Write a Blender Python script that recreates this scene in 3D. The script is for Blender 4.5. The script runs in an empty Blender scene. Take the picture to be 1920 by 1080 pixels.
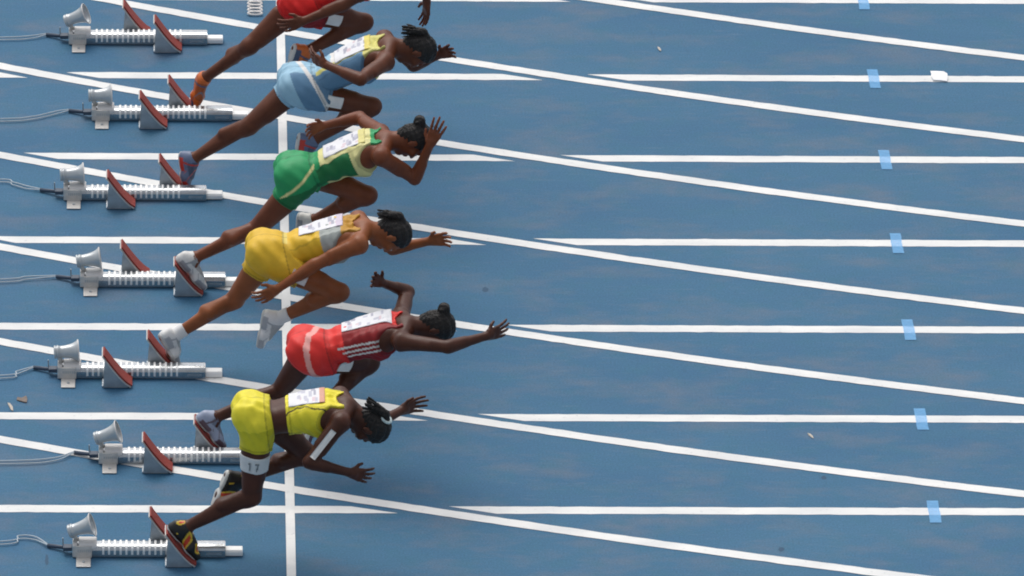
import bpy, bmesh, math, random
import numpy as np
from mathutils import Matrix, Vector

random.seed(4)
rng = np.random.default_rng(7)
sc = bpy.context.scene
col = sc.collection

# ------------------------------------------------------------------ camera
# a long lens high in the stand; X runs along the lanes, Y away from the stand, start line at X = 0
cam_d = bpy.data.cameras.new('camera')
cam = bpy.data.objects.new('camera', cam_d)
col.objects.link(cam)
cam_d.sensor_width = 36.0
cam_d.lens = 378.08
cam_d.clip_start = 1.0
cam_d.clip_end = 3000.0
RIGHT = (0.99946915, -0.02747896, 0.01750211)
DOWN = (0.00387372, -0.4331698, -0.90130401)
FWD = (0.03234828, 0.90089335, -0.43283341)
m = Matrix.Identity(4)
for i in range(3):
    m[i][0] = RIGHT[i]
    m[i][1] = -DOWN[i]
    m[i][2] = -FWD[i]
m.translation = Vector((-0.741996, -56.116139, 28.403881))
cam.matrix_world = m
sc.camera = cam

# ------------------------------------------------------------------ world and sun (bright overcast)
SUN_EL, SUN_AZ = math.radians(58), math.radians(-18)     # azimuth measured from +Y towards +X
world = bpy.data.worlds.new('World')
sc.world = world
world.use_nodes = True
nt = world.node_tree
nt.nodes.clear()
sky = nt.nodes.new('ShaderNodeTexSky')
sky.sky_type = 'NISHITA'
sky.sun_disc = False
sky.sun_elevation = SUN_EL
sky.sun_rotation = SUN_AZ
sky.air_density = 1.0
sky.dust_density = 4.0
hsv = nt.nodes.new('ShaderNodeHueSaturation')
hsv.inputs['Saturation'].default_value = 0.35
bg = nt.nodes.new('ShaderNodeBackground')
bg.inputs['Strength'].default_value = 0.15
wo = nt.nodes.new('ShaderNodeOutputWorld')
nt.links.new(sky.outputs[0], hsv.inputs['Color'])
nt.links.new(hsv.outputs[0], bg.inputs['Color'])
nt.links.new(bg.outputs[0], wo.inputs['Surface'])

sun_d = bpy.data.lights.new('sun', 'SUN')
sun_d.energy = 0.85
sun_d.angle = math.radians(42)
sun_d.color = (1.0, 0.965, 0.91)
sun = bpy.data.objects.new('sun', sun_d)
col.objects.link(sun)
sdir = Vector((math.sin(SUN_AZ) * math.cos(SUN_EL), math.cos(SUN_AZ) * math.cos(SUN_EL), math.sin(SUN_EL)))
sun.rotation_euler = sdir.to_track_quat('Z', 'Y').to_euler()
sun.location = sdir * 60

sc.render.engine = 'CYCLES'
sc.cycles.filter_width = 1.9
sc.view_settings.view_transform = 'Standard'
sc.view_settings.look = 'None'
sc.view_settings.exposure = 0.14
sc.view_settings.gamma = 1.0
sc.view_settings.use_curve_mapping = False

# ------------------------------------------------------------------ helpers
def lin(r, g, b):
    f = lambda c: (c / 255) / 12.92 if c / 255 <= 0.04045 else ((c / 255 + 0.055) / 1.055) ** 2.4
    return (f(r), f(g), f(b), 1.0)

def mat(name, color, rough=0.6, metal=0.0, spec=0.5, noise=0.0, nscale=60.0, bump=0.0, bscale=200.0, attr=None, aniso=None):
    m = bpy.data.materials.new(name)
    m.use_nodes = True
    t = m.node_tree
    b = t.nodes['Principled BSDF']
    b.inputs['Roughness'].default_value = rough
    b.inputs['Metallic'].default_value = metal
    b.inputs['Specular IOR Level'].default_value = spec
    b.inputs['Base Color'].default_value = color
    src = None
    if attr:
        a = t.nodes.new('ShaderNodeAttribute')
        a.attribute_name = attr
        src = a.outputs['Color']
        t.links.new(src, b.inputs['Base Color'])
    tc = None
    if noise or bump:
        tc = t.nodes.new('ShaderNodeTexCoord')
    if noise:
        n = t.nodes.new('ShaderNodeTexNoise')
        n.inputs['Scale'].default_value = nscale
        n.inputs['Detail'].default_value = 5
        t.links.new(tc.outputs['Object'], n.inputs['Vector'])
        mr = t.nodes.new('ShaderNodeMapRange')
        mr.inputs['From Min'].default_value = 0.25
        mr.inputs['From Max'].default_value = 0.75
        mr.inputs['To Min'].default_value = 1 - noise
        mr.inputs['To Max'].default_value = 1 + noise
        t.links.new(n.outputs['Fac'], mr.inputs['Value'])
        mx = t.nodes.new('ShaderNodeMix')
        mx.data_type = 'RGBA'
        mx.blend_type = 'MULTIPLY'
        mx.inputs['Factor'].default_value = 1
        if src:
            t.links.new(src, mx.inputs[6])
        else:
            mx.inputs[6].default_value = color
        t.links.new(mr.outputs[0], mx.inputs[7])
        t.links.new(mx.outputs[2], b.inputs['Base Color'])
    if bump:
        n2 = t.nodes.new('ShaderNodeTexNoise')
        n2.inputs['Scale'].default_value = bscale
        n2.inputs['Detail'].default_value = 4
        t.links.new(tc.outputs['Object'], n2.inputs['Vector'])
        bp = t.nodes.new('ShaderNodeBump')
        bp.inputs['Strength'].default_value = bump
        bp.inputs['Distance'].default_value = 0.01
        t.links.new(n2.outputs['Fac'], bp.inputs['Height'])
        t.links.new(bp.outputs['Normal'], b.inputs['Normal'])
    return m

def link(name, me, parent=None, material=None, smooth=False, loc=None):
    o = bpy.data.objects.new(name, me)
    col.objects.link(o)
    if material is not None and len(me.materials) == 0:
        me.materials.append(material)
    if smooth:
        me.polygons.foreach_set('use_smooth', [True] * len(me.polygons))
    if parent is not None:
        o.parent = parent
    if loc is not None:
        o.location = loc
    return o

def mesh(name, verts, faces):
    me = bpy.data.meshes.new(name)
    me.from_pydata([tuple(map(float, v)) for v in verts], [], [tuple(f) for f in faces])
    me.update()
    return me

def empty(name, loc):
    o = bpy.data.objects.new(name, None)
    o.empty_display_size = 0.2
    o.location = loc
    col.objects.link(o)
    return o

def tag(o, label=None, cat=None, group=None, kind=None):
    if label: o['label'] = label
    if cat: o['category'] = cat
    if group: o['group'] = group
    if kind: o['kind'] = kind
    return o

def bevel_mesh(me, w, seg=2):
    bm = bmesh.new()
    bm.from_mesh(me)
    bmesh.ops.recalc_face_normals(bm, faces=bm.faces)
    bmesh.ops.bevel(bm, geom=[e for e in bm.edges if len(e.link_faces) == 2 and e.calc_face_angle(0) > 0.5],
                    offset=w, segments=seg, affect='EDGES', profile=0.5)
    bm.to_mesh(me)
    bm.free()
    return me

def box(name, x0, x1, y0, y1, z0, z1, bev=0.0):
    v = [(x, y, z) for x in (x0, x1) for y in (y0, y1) for z in (z0, z1)]
    f = [(0, 1, 3, 2), (4, 6, 7, 5), (0, 4, 5, 1), (2, 3, 7, 6), (0, 2, 6, 4), (1, 5, 7, 3)]
    me = mesh(name, v, f)
    bm = bmesh.new(); bm.from_mesh(me)
    bmesh.ops.recalc_face_normals(bm, faces=bm.faces)
    bm.to_mesh(me); bm.free()
    return bevel_mesh(me, bev) if bev else me

def prism(name, prof, axis, a, b, bev=0.0):
    """closed 2D profile swept between a and b along axis; axis 'x': profile (y,z); axis 'y': profile (x,z)"""
    n = len(prof)
    v = []
    for t in (a, b):
        for (p, q) in prof:
            v.append((t, p, q) if axis == 'x' else (p, t, q))
    f = [tuple(range(n)), tuple(range(2 * n - 1, n - 1, -1))]
    for i in range(n):
        j = (i + 1) % n
        f.append((i, j, n + j, n + i))
    me = mesh(name, v, f)
    bm = bmesh.new(); bm.from_mesh(me)
    bmesh.ops.recalc_face_normals(bm, faces=bm.faces)
    bm.to_mesh(me); bm.free()
    return bevel_mesh(me, bev) if bev else me

def lathe(name, prof, n=32):
    """profile of (x along axis, radius), closed back on itself"""
    v, f = [], []
    for (x, r) in prof:
        for i in range(n):
            a = 2 * math.pi * i / n
            v.append((x, r * math.cos(a), r * math.sin(a)))
    for k in range(len(prof) - 1):
        for i in range(n):
            j = (i + 1) % n
            f.append((k * n + i, k * n + j, (k + 1) * n + j, (k + 1) * n + i))
    me = mesh(name, v, f)
    bm = bmesh.new(); bm.from_mesh(me)
    bmesh.ops.remove_doubles(bm, verts=bm.verts, dist=1e-6)
    bmesh.ops.recalc_face_normals(bm, faces=bm.faces)
    bm.to_mesh(me); bm.free()
    return me

def tube(name, pts, r, n=8):
    pts = [Vector(p) for p in pts]
    v, f = [], []
    for k, p in enumerate(pts):
        d = (pts[min(k + 1, len(pts) - 1)] - pts[max(k - 1, 0)]).normalized()
        a = d.cross(Vector((0, 0, 1)))
        if a.length < 1e-3: a = d.cross(Vector((0, 1, 0)))
        a.normalize(); b = d.cross(a)
        for i in range(n):
            t = 2 * math.pi * i / n
            v.append(p + a * (r * math.cos(t)) + b * (r * math.sin(t)))
    for k in range(len(pts) - 1):
        for i in range(n):
            j = (i + 1) % n
            f.append((k * n + i, k * n + j, (k + 1) * n + j, (k + 1) * n + i))
    f.append(tuple(range(n - 1, -1, -1)))
    f.append(tuple(range((len(pts) - 1) * n, len(pts) * n)))
    return mesh(name, v, f)

def spline(pts, n=8):
    P = [Vector(p) for p in pts]
    P = [P[0] * 2 - P[1]] + P + [P[-1] * 2 - P[-2]]
    out = []
    for i in range(1, len(P) - 2):
        for s in range(n):
            t = s / n
            a, b, c, d = P[i - 1], P[i], P[i + 1], P[i + 2]
            out.append(0.5 * ((2 * b) + (c - a) * t + (2 * a - 5 * b + 4 * c - d) * t * t + (3 * b - a - 3 * c + d) * t ** 3))
    out.append(P[-2])
    return out

# ------------------------------------------------------------------ materials of the track
def track_material():
    m = bpy.data.materials.new('blue_track')
    m.use_nodes = True
    t = m.node_tree
    N, Lk = t.nodes.new, t.links.new
    b = t.nodes['Principled BSDF']
    tc = N('ShaderNodeTexCoord')
    def noise(scale, detail, vec=(1, 1, 1), rough=0.6):
        mp = N('ShaderNodeMapping'); mp.inputs['Scale'].default_value = vec
        n = N('ShaderNodeTexNoise'); n.inputs['Scale'].default_value = scale
        n.inputs['Detail'].default_value = detail; n.inputs['Roughness'].default_value = rough
        Lk(tc.outputs['Object'], mp.inputs['Vector']); Lk(mp.outputs[0], n.inputs['Vector'])
        return n.outputs['Fac']
    def ramp(src, a, b_, ca, cb):
        r = N('ShaderNodeValToRGB')
        r.color_ramp.elements[0].position = a; r.color_ramp.elements[0].color = ca
        r.color_ramp.elements[1].position = b_; r.color_ramp.elements[1].color = cb
        Lk(src, r.inputs[0]); return r.outputs[0]
    def mix(fac, c1, c2, mode='MIX'):
        x = N('ShaderNodeMix'); x.data_type = 'RGBA'; x.blend_type = mode
        if isinstance(fac, float): x.inputs['Factor'].default_value = fac
        else: Lk(fac, x.inputs['Factor'])
        for c, i in ((c1, 6), (c2, 7)):
            if isinstance(c, tuple): x.inputs[i].default_value = c
            else: Lk(c, x.inputs[i])
        return x.outputs[2]
    g = lambda v: (v, v, v, 1)
    base = (0.037, 0.126, 0.232, 1)
    # broad fading, longer along the lanes
    c = mix(ramp(noise(0.9, 4, (0.5, 1, 1)), 0.35, 0.68, g(0), g(1)), base, (0.048, 0.148, 0.252, 1))
    # greyish dusty patches left by feet
    dust = ramp(noise(2.6, 6, (0.55, 1.1, 1), 0.65), 0.48, 0.74, g(0), g(0.80))
    c = mix(dust, c, (0.125, 0.160, 0.212, 1))
    teal = ramp(noise(5.5, 5, (1, 1, 1), 0.6), 0.47, 0.70, g(0), g(0.50))
    c = mix(teal, c, (0.036, 0.140, 0.215, 1))
    # scuffs running across and along
    sc1 = ramp(noise(16, 5, (0.25, 2.2, 1), 0.7), 0.58, 0.80, g(0), g(0.34))
    c = mix(sc1, c, (0.22, 0.25, 0.30, 1))
    dk = ramp(noise(9, 5, (1.6, 0.5, 1), 0.7), 0.60, 0.80, g(0), g(0.30))
    c = mix(dk, c, (0.028, 0.078, 0.150, 1))
    # rubber granules
    gr = ramp(noise(85, 4), 0.30, 0.70, g(0.82), g(1.18))
    c = mix(1.0, c, gr, 'MULTIPLY')
    Lk(c, b.inputs['Base Color'])
    b.inputs['Roughness'].default_value = 0.78
    b.inputs['Specular IOR Level'].default_value = 0.32
    bp = N('ShaderNodeBump'); bp.inputs['Strength'].default_value = 0.35; bp.inputs['Distance'].default_value = 0.004
    Lk(noise(150, 3), bp.inputs['Height']); Lk(bp.outputs[0], b.inputs['Normal'])
    return m

def paint_material():
    m = bpy.data.materials.new('white_line_paint')
    m.use_nodes = True
    t = m.node_tree
    N, Lk = t.nodes.new, t.links.new
    b = t.nodes['Principled BSDF']
    tc = N('ShaderNodeTexCoord')
    def noise(scale, detail, vec=(1, 1, 1)):
        mp = N('ShaderNodeMapping'); mp.inputs['Scale'].default_value = vec
        n = N('ShaderNodeTexNoise'); n.inputs['Scale'].default_value = scale; n.inputs['Detail'].default_value = detail
        Lk(tc.outputs['Object'], mp.inputs['Vector']); Lk(mp.outputs[0], n.inputs['Vector'])
        return n.outputs['Fac']
    r1 = N('ShaderNodeValToRGB'); Lk(noise(3.5, 6, (0.6, 1.4, 1)), r1.inputs[0])
    r1.color_ramp.elements[0].position = 0.34; r1.color_ramp.elements[0].color = (0.66, 0.67, 0.665, 1)
    r1.color_ramp.elements[1].position = 0.62; r1.color_ramp.elements[1].color = (0.79, 0.79, 0.765, 1)
    r2 = N('ShaderNodeValToRGB'); Lk(noise(38, 4), r2.inputs[0])
    r2.color_ramp.elements[0].position = 0.24; r2.color_ramp.elements[0].color = (0.80, 0.82, 0.84, 1)
    r2.color_ramp.elements[1].position = 0.40; r2.color_ramp.elements[1].color = (1, 1, 1, 1)
    x = N('ShaderNodeMix'); x.data_type = 'RGBA'; x.blend_type = 'MULTIPLY'; x.inputs['Factor'].default_value = 1
    Lk(r1.outputs[0], x.inputs[6]); Lk(r2.outputs[0], x.inputs[7]); Lk(x.outputs[2], b.inputs['Base Color'])
    b.inputs['Roughness'].default_value = 0.7
    bp = N('ShaderNodeBump'); bp.inputs['Strength'].default_value = 0.2; bp.inputs['Distance'].default_value = 0.003
    Lk(noise(150, 3), bp.inputs['Height']); Lk(bp.outputs[0], b.inputs['Normal'])
    return m

M_TRACK, M_PAINT = track_material(), paint_material()
M_GRASS = mat('infield_grass', (0.05, 0.10, 0.03, 1), 0.9, noise=0.3, nscale=3)

# ------------------------------------------------------------------ the ground
gnd = link('ground', mesh('ground', [(-900, -900, -0.02), (900, -900, -0.02), (900, 900, -0.02), (-900, 900, -0.02)], [(0, 1, 2, 3)]), None, M_GRASS)
tag(gnd, kind='structure')
TX0, TX1, TY0, TY1 = -14.0, 26.0, -4.6, 13.0
trk = link('running_track', mesh('running_track', [(TX0, TY0, 0), (TX1, TY0, 0), (TX1, TY1, 0), (TX0, TY1, 0)], [(0, 1, 2, 3)]), None, M_TRACK)
tag(trk, kind='structure')

BCX, BCY, BR0, LANE = 16.169, 46.199, 41.375, 1.22      # the bend's centre, its first visible line and the lane pitch
LW, BW, SW = 0.092, 0.086, 0.054                        # painted widths
ZP = 0.0016

def bend_y(x, r):
    return BCY - math.sqrt(max(0.0, r * r - (x - BCX) ** 2))

def bend_x(y, r):
    """left-hand crossing of the bend line of radius r with the straight line at y"""
    q = r * r - (y - BCY) ** 2
    return BCX - math.sqrt(q) if q > 0 else None

GAP = BW / 2 + 0.048
for k in range(-2, 10):
    y = LANE * k
    cuts = []
    for j in range(-4, 7):
        r = BR0 + LANE * j
        xc = bend_x(y, r)
        if xc is None or not (TX0 + 1 < xc < TX1 - 1): continue
        lo, hi = y - LW / 2, y + LW / 2
        # the piece left of the crossing lies outside the bend line, the piece right of it inside
        cuts.append((xc, bend_x(lo, r + GAP), bend_x(hi, r + GAP), bend_x(lo, r - GAP), bend_x(hi, r - GAP)))
    cuts = [c for c in cuts if None not in c]
    cuts.sort()
    xs_l = [(TX0, TX0)] + [(c[3], c[4]) for c in cuts]
    xs_r = [(c[1], c[2]) for c in cuts] + [(TX1, TX1)]
    for (a, b_), (c_, d_) in zip(xs_l, xs_r):
        if c_ - a < 0.05: continue
        lo, hi = y - LW / 2, y + LW / 2
        n = max(4, int((c_ - a) / 0.06))
        v = []
        for i in range(n + 1):
            t = i / n
            v.append((a + (c_ - a) * t, lo + random.gauss(0, .0016), ZP)); v.append((b_ + (d_ - b_) * t, hi + random.gauss(0, .0016), ZP))
        f = [(2 * i, 2 * i + 2, 2 * i + 3, 2 * i + 1) for i in range(n)]
        link('lane_line', mesh('lane_line', v, f), trk, M_PAINT)
for j in range(-2, 7):
    r = BR0 + LANE * j
    v = []
    xs = np.linspace(-9, 14, 380)
    for x in xs:
        for s in (1, -1):
            rr = r + s * BW / 2 + random.gauss(0, .0016)
            # walk perpendicular to the arc
            ym = bend_y(x, r); dx, dy = (x - BCX) / r, (ym - BCY) / r
            v.append((BCX + dx * rr, BCY + dy * rr, ZP * 2))
    f = [(2 * i, 2 * i + 2, 2 * i + 3, 2 * i + 1) for i in range(len(xs) - 1)]
    link('bend_line', mesh('bend_line', v, f), trk, M_PAINT)
link('start_line', mesh('start_line', [(-SW / 2, LANE * -2, ZP * 3), (SW / 2, LANE * -2, ZP * 3), (SW / 2, LANE * 9, ZP * 3), (-SW / 2, LANE * 9, ZP * 3)], [(0, 1, 2, 3)]), trk, M_PAINT)

# ------------------------------------------------------------------ light blue tape marks
def tape_material():
    m = mat('light_blue_tape', (0.17, 0.52, 0.94, 1), 0.45, noise=0.08, nscale=40)
    t = m.node_tree
    b = t.nodes['Principled BSDF']
    b.inputs['Alpha'].default_value = 0.54
    return m
M_TAPE = tape_material()
ORD = ['nearest', 'second', 'third', 'fourth', 'fifth', 'sixth', 'farthest']
for k in range(7):
    v, f = [], []
    n = 5
    for i in range(n + 1):
        yy = -0.142 + 0.284 * i / n
        dx = -0.02 * yy + random.uniform(-0.002, 0.002)
        v += [(dx - 0.034, yy, ZP * 3 + 0.0005), (dx + 0.034, yy, ZP * 3 + 0.0005)]
    f = [(2 * i, 2 * i + 1, 2 * i + 3, 2 * i + 2) for i in range(n)]
    o = link('tape_mark', mesh('tape_mark', v, f), None, M_TAPE, loc=(3.771, LANE * k - 0.008, 0))
    lab = ('short light blue tape strip on a lane line, ' +
           {0: 'lowest of the row', 6: 'cut off by the top edge'}.get(k, ORD[k] + ' from the bottom of the row'))
    tag(o, lab, 'tape mark', 'light blue tape marks across the lane lines')

# ------------------------------------------------------------------ starting blocks
M_ALU = mat('brushed_aluminium', (0.42, 0.44, 0.455, 1), 0.27, 0.88, noise=0.10, nscale=30, bump=0.08, bscale=300)
M_ALUD = mat('dull_aluminium', (0.40, 0.44, 0.47, 1), 0.5, 0.75, noise=0.14, nscale=25)
M_SLOT_TONGUE = mat('lit_slot_and_tongue_metal', (0.86, 0.86, 0.84, 1), 0.45, 0.15)  # pale colour paints the light inside the rail slots; the tongue shares it
M_WHITE = mat('white_plastic', (0.74, 0.71, 0.68, 1), 0.35, noise=0.06, nscale=30)
M_PLATE = mat('zinc_plate', (0.60, 0.58, 0.55, 1), 0.45, 0.35, noise=0.10, nscale=40)
M_RUB = mat('red_brown_rubber', lin(146, 58, 50), 0.75, noise=0.18, nscale=60, bump=0.5, bscale=350)
M_HORN = mat('grey_horn_plastic', (0.50, 0.53, 0.54, 1), 0.28, 0.35, noise=0.05, nscale=20)
M_PLUG = mat('dark_plug', lin(58, 72, 90), 0.5)
M_CABLE = mat('grey_cable', lin(176, 188, 196), 0.5)
M_STICK = mat('white_sticker', (0.78, 0.77, 0.75, 1), 0.5, noise=0.05, nscale=50)

PR, PH, PW = 0.170, 0.215, 0.125                       # pedal run, height, width

def pedal_curve(n=9):
    """from the foot of the pedal (tip) to its top: concave, flaring forward at the foot"""
    out = []
    for i in range(n):
        t = i / (n - 1)
        out.append((-PR * (t ** 0.86), 0.012 + (PH - 0.012) * (t ** 1.12)))
    return out

def pedal_meshes(side):
    """near pedal spans y -PW..0, far pedal 0..PW; origin at the foot of its face"""
    y0, y1 = (-PW, 0.0) if side == 'near' else (0.0, PW)
    c = pedal_curve()
    # metal backing
    nrm = []
    for i in range(len(c)):
        a, b = c[max(i - 1, 0)], c[min(i + 1, len(c) - 1)]
        d = Vector((b[0] - a[0], b[1] - a[1])).normalized()
        nrm.append(Vector((d.y, -d.x)))                 # pointing forward (+x)
    def slab(name, o0, o1, ya, yb, c=c, nrm=nrm):
        prof = [(p[0] + n.x * o1, p[1] + n.y * o1) for p, n in zip(c, nrm)] + \
               [(p[0] + n.x * o0, p[1] + n.y * o0) for p, n in reversed(list(zip(c, nrm)))]
        return prism(name, prof, 'y', ya, yb)
    backing = slab('edge_plate', -0.007, 0.0, y0 - 0.004, y1 + 0.004)
    face = slab('rubber_face', 0.001, 0.011, y0 + 0.003, y1 - 0.003)
    # support: two side webs and a foot under the face
    webs = []
    for yy in (y0 + 0.003, y1 - 0.007):
        prof = [(p[0] - 0.008, p[1] - 0.004) for p in c[:-1]]
        prof = [(c[0][0] - 0.018, 0.004)] + prof[1:] + [(-PR + 0.010, PH * 0.55), (-PR + 0.002, 0.004)]
        webs.append(prism('side_web', prof, 'y', yy, yy + 0.004))
    foot = box('pedal_foot', -PR - 0.004, -0.02, y0 + 0.009, y1 - 0.009, 0.003, 0.012)
    brace = prism('brace', [(-PR + 0.012, 0.013), (-0.035, 0.013), (-PR * 0.62, 0.085), (-PR * 0.85, 0.115)], 'y', y0 + 0.03, y1 - 0.03)
    return backing, face, webs, foot, brace

PED = {s: pedal_meshes(s) for s in ('near', 'far')}

RAIL_PROF = [(-0.052, 0.004), (-0.052, 0.046), (-0.047, 0.058), (-0.036, 0.067), (-0.020, 0.072), (0.020, 0.072), (0.036, 0.067),
             (0.047, 0.058), (0.052, 0.046), (0.052, 0.004)]
ME_RAIL = prism('rail', RAIL_PROF, 'x', 0.012, 0.885)
ME_ENDCAP = prism('end_collar', [(y * 1.05, z * 1.04) for y, z in RAIL_PROF], 'x', 0.725, 0.882)
ME_TONGUE = prism('tongue', [(-0.036, 0.004), (-0.036, 0.028), (-0.026, 0.040), (0.026, 0.040), (0.036, 0.028), (0.036, 0.004)], 'x', 0.880, 0.985, 0.004)
ME_SLOT_BAR = prism('tooth', [(-0.0570, 0.022), (-0.0570, 0.048), (-0.0515, 0.0615), (-0.039, 0.0715), (-0.021, 0.0770), (0.020, 0.0770),
                           (0.038, 0.071), (0.040, 0.064), (0.020, 0.0690), (-0.020, 0.0690), (-0.035, 0.064), (-0.045, 0.052), (-0.049, 0.022)], 'x', 0.0, 0.0120)  # raised bright bar in place of a slot cut with a lit interior
ME_HOUSING = prism('sensor_housing', [(-0.054, 0.050), (-0.058, 0.070), (-0.046, 0.088), (-0.015, 0.096), (0.02, 0.096), (0.046, 0.088), (0.058, 0.070), (0.054, 0.050)], 'x', 0.035, 0.140, 0.006)
ME_ENDPLATE = prism('end_plate', [(-0.060, 0.004), (-0.060, 0.078), (-0.045, 0.092), (0.045, 0.092), (0.060, 0.078), (0.060, 0.004)], 'x', 0.0, 0.028, 0.004)
ME_BRACKET = prism('anchor_bracket', [(-0.062, 0.006), (-0.062, 0.075), (-0.054, 0.078), (-0.054, 0.006)], 'x', 0.022, 0.112)
ME_ANCHOR = box('anchor_plate', 0.022, 0.106, -0.180, -0.060, 0.002, 0.008, 0.002)
ME_ANCHORF = box('anchor_plate', 0.022, 0.106, 0.064, 0.150, 0.002, 0.008, 0.002)
ME_SLOT = box('print_mark', 0, 0.006, -0.0640, -0.0622, 0.040, 0.056)
ME_BOLT = lathe('bolt', [(0.0, 0.0), (0.0, 0.009), (0.006, 0.009), (0.006, 0.0)], 10)
HP = [(0.0, 0.0), (0.0, 0.037), (0.004, 0.040), (0.010, 0.040), (0.012, 0.036), (0.016, 0.036), (0.018, 0.0405), (0.026, 0.0405), (0.028, 0.037),
      (0.045, 0.036), (0.070, 0.038), (0.095, 0.043), (0.115, 0.049), (0.130, 0.056), (0.140, 0.063), (0.144, 0.066),
      (0.141, 0.0655), (0.128, 0.054), (0.110, 0.044), (0.085, 0.034), (0.05, 0.028), (0.03, 0.0)]
ME_HORN = lathe('speaker_horn', HP, 40)
ME_RIM = lathe('rim', [(0.141, 0.0665), (0.1435, 0.0695), (0.1475, 0.0695), (0.149, 0.067), (0.1465, 0.0645), (0.141, 0.0665)], 40)
ME_PLUG = tube('plug', [(-0.125, 0.078, 0.012), (-0.06, 0.050, 0.018), (0.0, 0.012, 0.03)], 0.012, 10)
ME_PEG = tube('latch_pin', [(-0.055, 0.03, 0.02), (-0.057, 0.032, 0.085)], 0.004, 8)
ME_LATCH = box('latch_box', -0.055, -0.002, -0.02, 0.03, 0.024, 0.048, 0.003)
ME_LOGO = box('grip_print', 0.775, 0.862, -0.0562, -0.0548, 0.022, 0.036)

#        rail left X, rail centre Y, near pedal foot X, far pedal foot X, horn pitch, horn yaw
BLOCKS = {1: (-1.356, 6.617, -0.640, -0.840, 24, -6), 2: (-1.200, 5.457, -0.730, -0.550, 1, 3), 3: (-1.366, 4.277, -0.927, -0.605, 2, 4),
          4: (-1.253, 3.034, -0.509, -0.835, 8, 2), 5: (-1.376, 1.772, -0.935, -0.670, 2, 4), 6: (-1.122, 0.633, -0.692, -0.390, 20, -2),
          7: (-1.265, -0.575, -0.555, -0.650, 20, -3)}
BL = {1: 'starting block farthest from the camera, both red pedals empty',
      2: 'second starting block from the top, an orange shoe pushing off its rear-side pedal',
      3: 'third starting block from the top, its near red pedal left of the other',
      4: 'middle starting block, a white shoe with orange laces on its near pedal',
      5: 'starting block under the white-socked foot of the gold-suited runner',
      6: 'starting block just below the red runner, partly behind the banded thigh',
      7: 'nearest starting block, at the bottom edge, a black shoe on its pedal'}
for k, (x0, yc, nx, fx, pit, yaw) in BLOCKS.items():
    b = empty('starting_block', (x0, yc, ZP))
    tag(b, 'silver ' + BL[k], 'starting block', 'starting blocks in the lanes')
    def part(name, me, mt, par=b, loc=(0, 0, 0), smooth=False):
        return link(name, me, par, mt, smooth, loc)
    part('rail', ME_RAIL, M_ALU)
    ec = part('end_collar', ME_ENDCAP, M_ALU)
    part('grip_print', ME_LOGO, M_ALUD, ec)
    part('tongue', ME_TONGUE, M_SLOT_TONGUE)
    n = 17
    for i in range(n):
        part('tooth', ME_SLOT_BAR, M_SLOT_TONGUE, loc=(0.172 + i * 0.0335, 0, 0))
    part('end_plate', ME_ENDPLATE, M_PLATE)
    part('sensor_housing', ME_HOUSING, M_WHITE, smooth=False)
    part('anchor_bracket', ME_BRACKET, M_PLATE)
    ap = part('anchor_plate', ME_ANCHOR, M_PLATE)
    part('anchor_plate', ME_ANCHORF, M_PLATE)
    bo = part('bolt', ME_BOLT, M_ALUD, ap, (0.064, -0.125, 0.008)); bo.rotation_euler = (0, -math.pi / 2, 0)
    for i in range(7):
        part('print_mark', ME_SLOT, M_ALUD, loc=(0.030 + i * 0.0115, 0, 0))
    part('latch_box', ME_LATCH, M_PLUG)
    part('latch_pin', ME_PEG, M_ALUD)
    part('plug', ME_PLUG, M_PLUG, loc=(-0.02, 0, 0), smooth=True)
    h = part('speaker_horn', ME_HORN, M_HORN, loc=(-0.022, 0.004, 0.150 if pit < 12 else 0.140), smooth=True)
    h.rotation_euler = (0, math.radians(-pit), math.radians(yaw))
    part('rim', ME_RIM, M_WHITE, h, smooth=True)
    neck = part('horn_neck', tube('horn_neck', [(0.030, 0, 0.085), (0.010, 0, 0.112), (0.002, 0.003, 0.130)], 0.013, 10), M_PLATE, smooth=True)
    for s, px in (('near', nx), ('far', fx)):
        pe = bpy.data.objects.new('pedal', None)
        col.objects.link(pe); pe.parent = b; pe.empty_display_size = 0.05
        pe.location = (px - x0, -0.056 if s == 'near' else 0.056, 0)
        bk_, fc_, webs_, ft_, br_ = PED[s]
        part('edge_plate', bk_, M_PLATE, pe, smooth=False)
        part('rubber_face', fc_, M_RUB, pe)
        for w in webs_: part('side_web', w, M_ALUD, pe)
        part('pedal_foot', ft_, M_ALUD, pe)
        part('brace', br_, M_PLATE, pe)

CAB = {1: [(-1.592, 6.664), (-1.80, 6.637), (-2.6, 6.62)], 2: [(-1.42, 5.512), (-1.576, 5.427), (-1.777, 5.392), (-2.6, 5.35)],
       3: [(-1.60, 4.40), (-1.68, 4.452), (-1.80, 4.495), (-2.6, 4.42)], 4: [(-1.579, 3.097), (-1.741, 3.058), (-2.6, 3.02)],
       5: [(-1.62, 1.785), (-1.72, 1.725), (-2.6, 1.66)], 6: [(-1.40, 0.620), (-1.703, 0.583), (-2.6, 0.57)],
       7: [(-1.487, -0.398), (-1.58, -0.388), (-1.69, -0.461), (-2.6, -0.50)]}
for k in CAB:
    CAB[k] = [(BLOCKS[k][0] - 0.143, BLOCKS[k][1] + 0.078)] + CAB[k]
CL = {1: 'top', 2: 'second', 3: 'third', 4: 'middle', 5: 'fifth', 6: 'sixth', 7: 'bottom'}
for k, pts in CAB.items():
    z = 0.0075 + ZP * 2
    c = empty('cable', (pts[0][0], pts[0][1], 0))
    tag(c, 'grey twin-wire cable trailing left from the ' + CL[k] + ' starting block', 'cable', 'cables behind the starting blocks')
    for s in (-1, 1):
        P = []
        for i, (x, y) in enumerate(pts):
            sp = (0.006 if i == 0 else 0.020)
            P.append((x - pts[0][0], y - pts[0][1] + s * sp, (0.018 if i == 0 else z)))
        link('wire', tube('wire', spline(P, 10), 0.0040, 8), c, M_CABLE, True)

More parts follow.
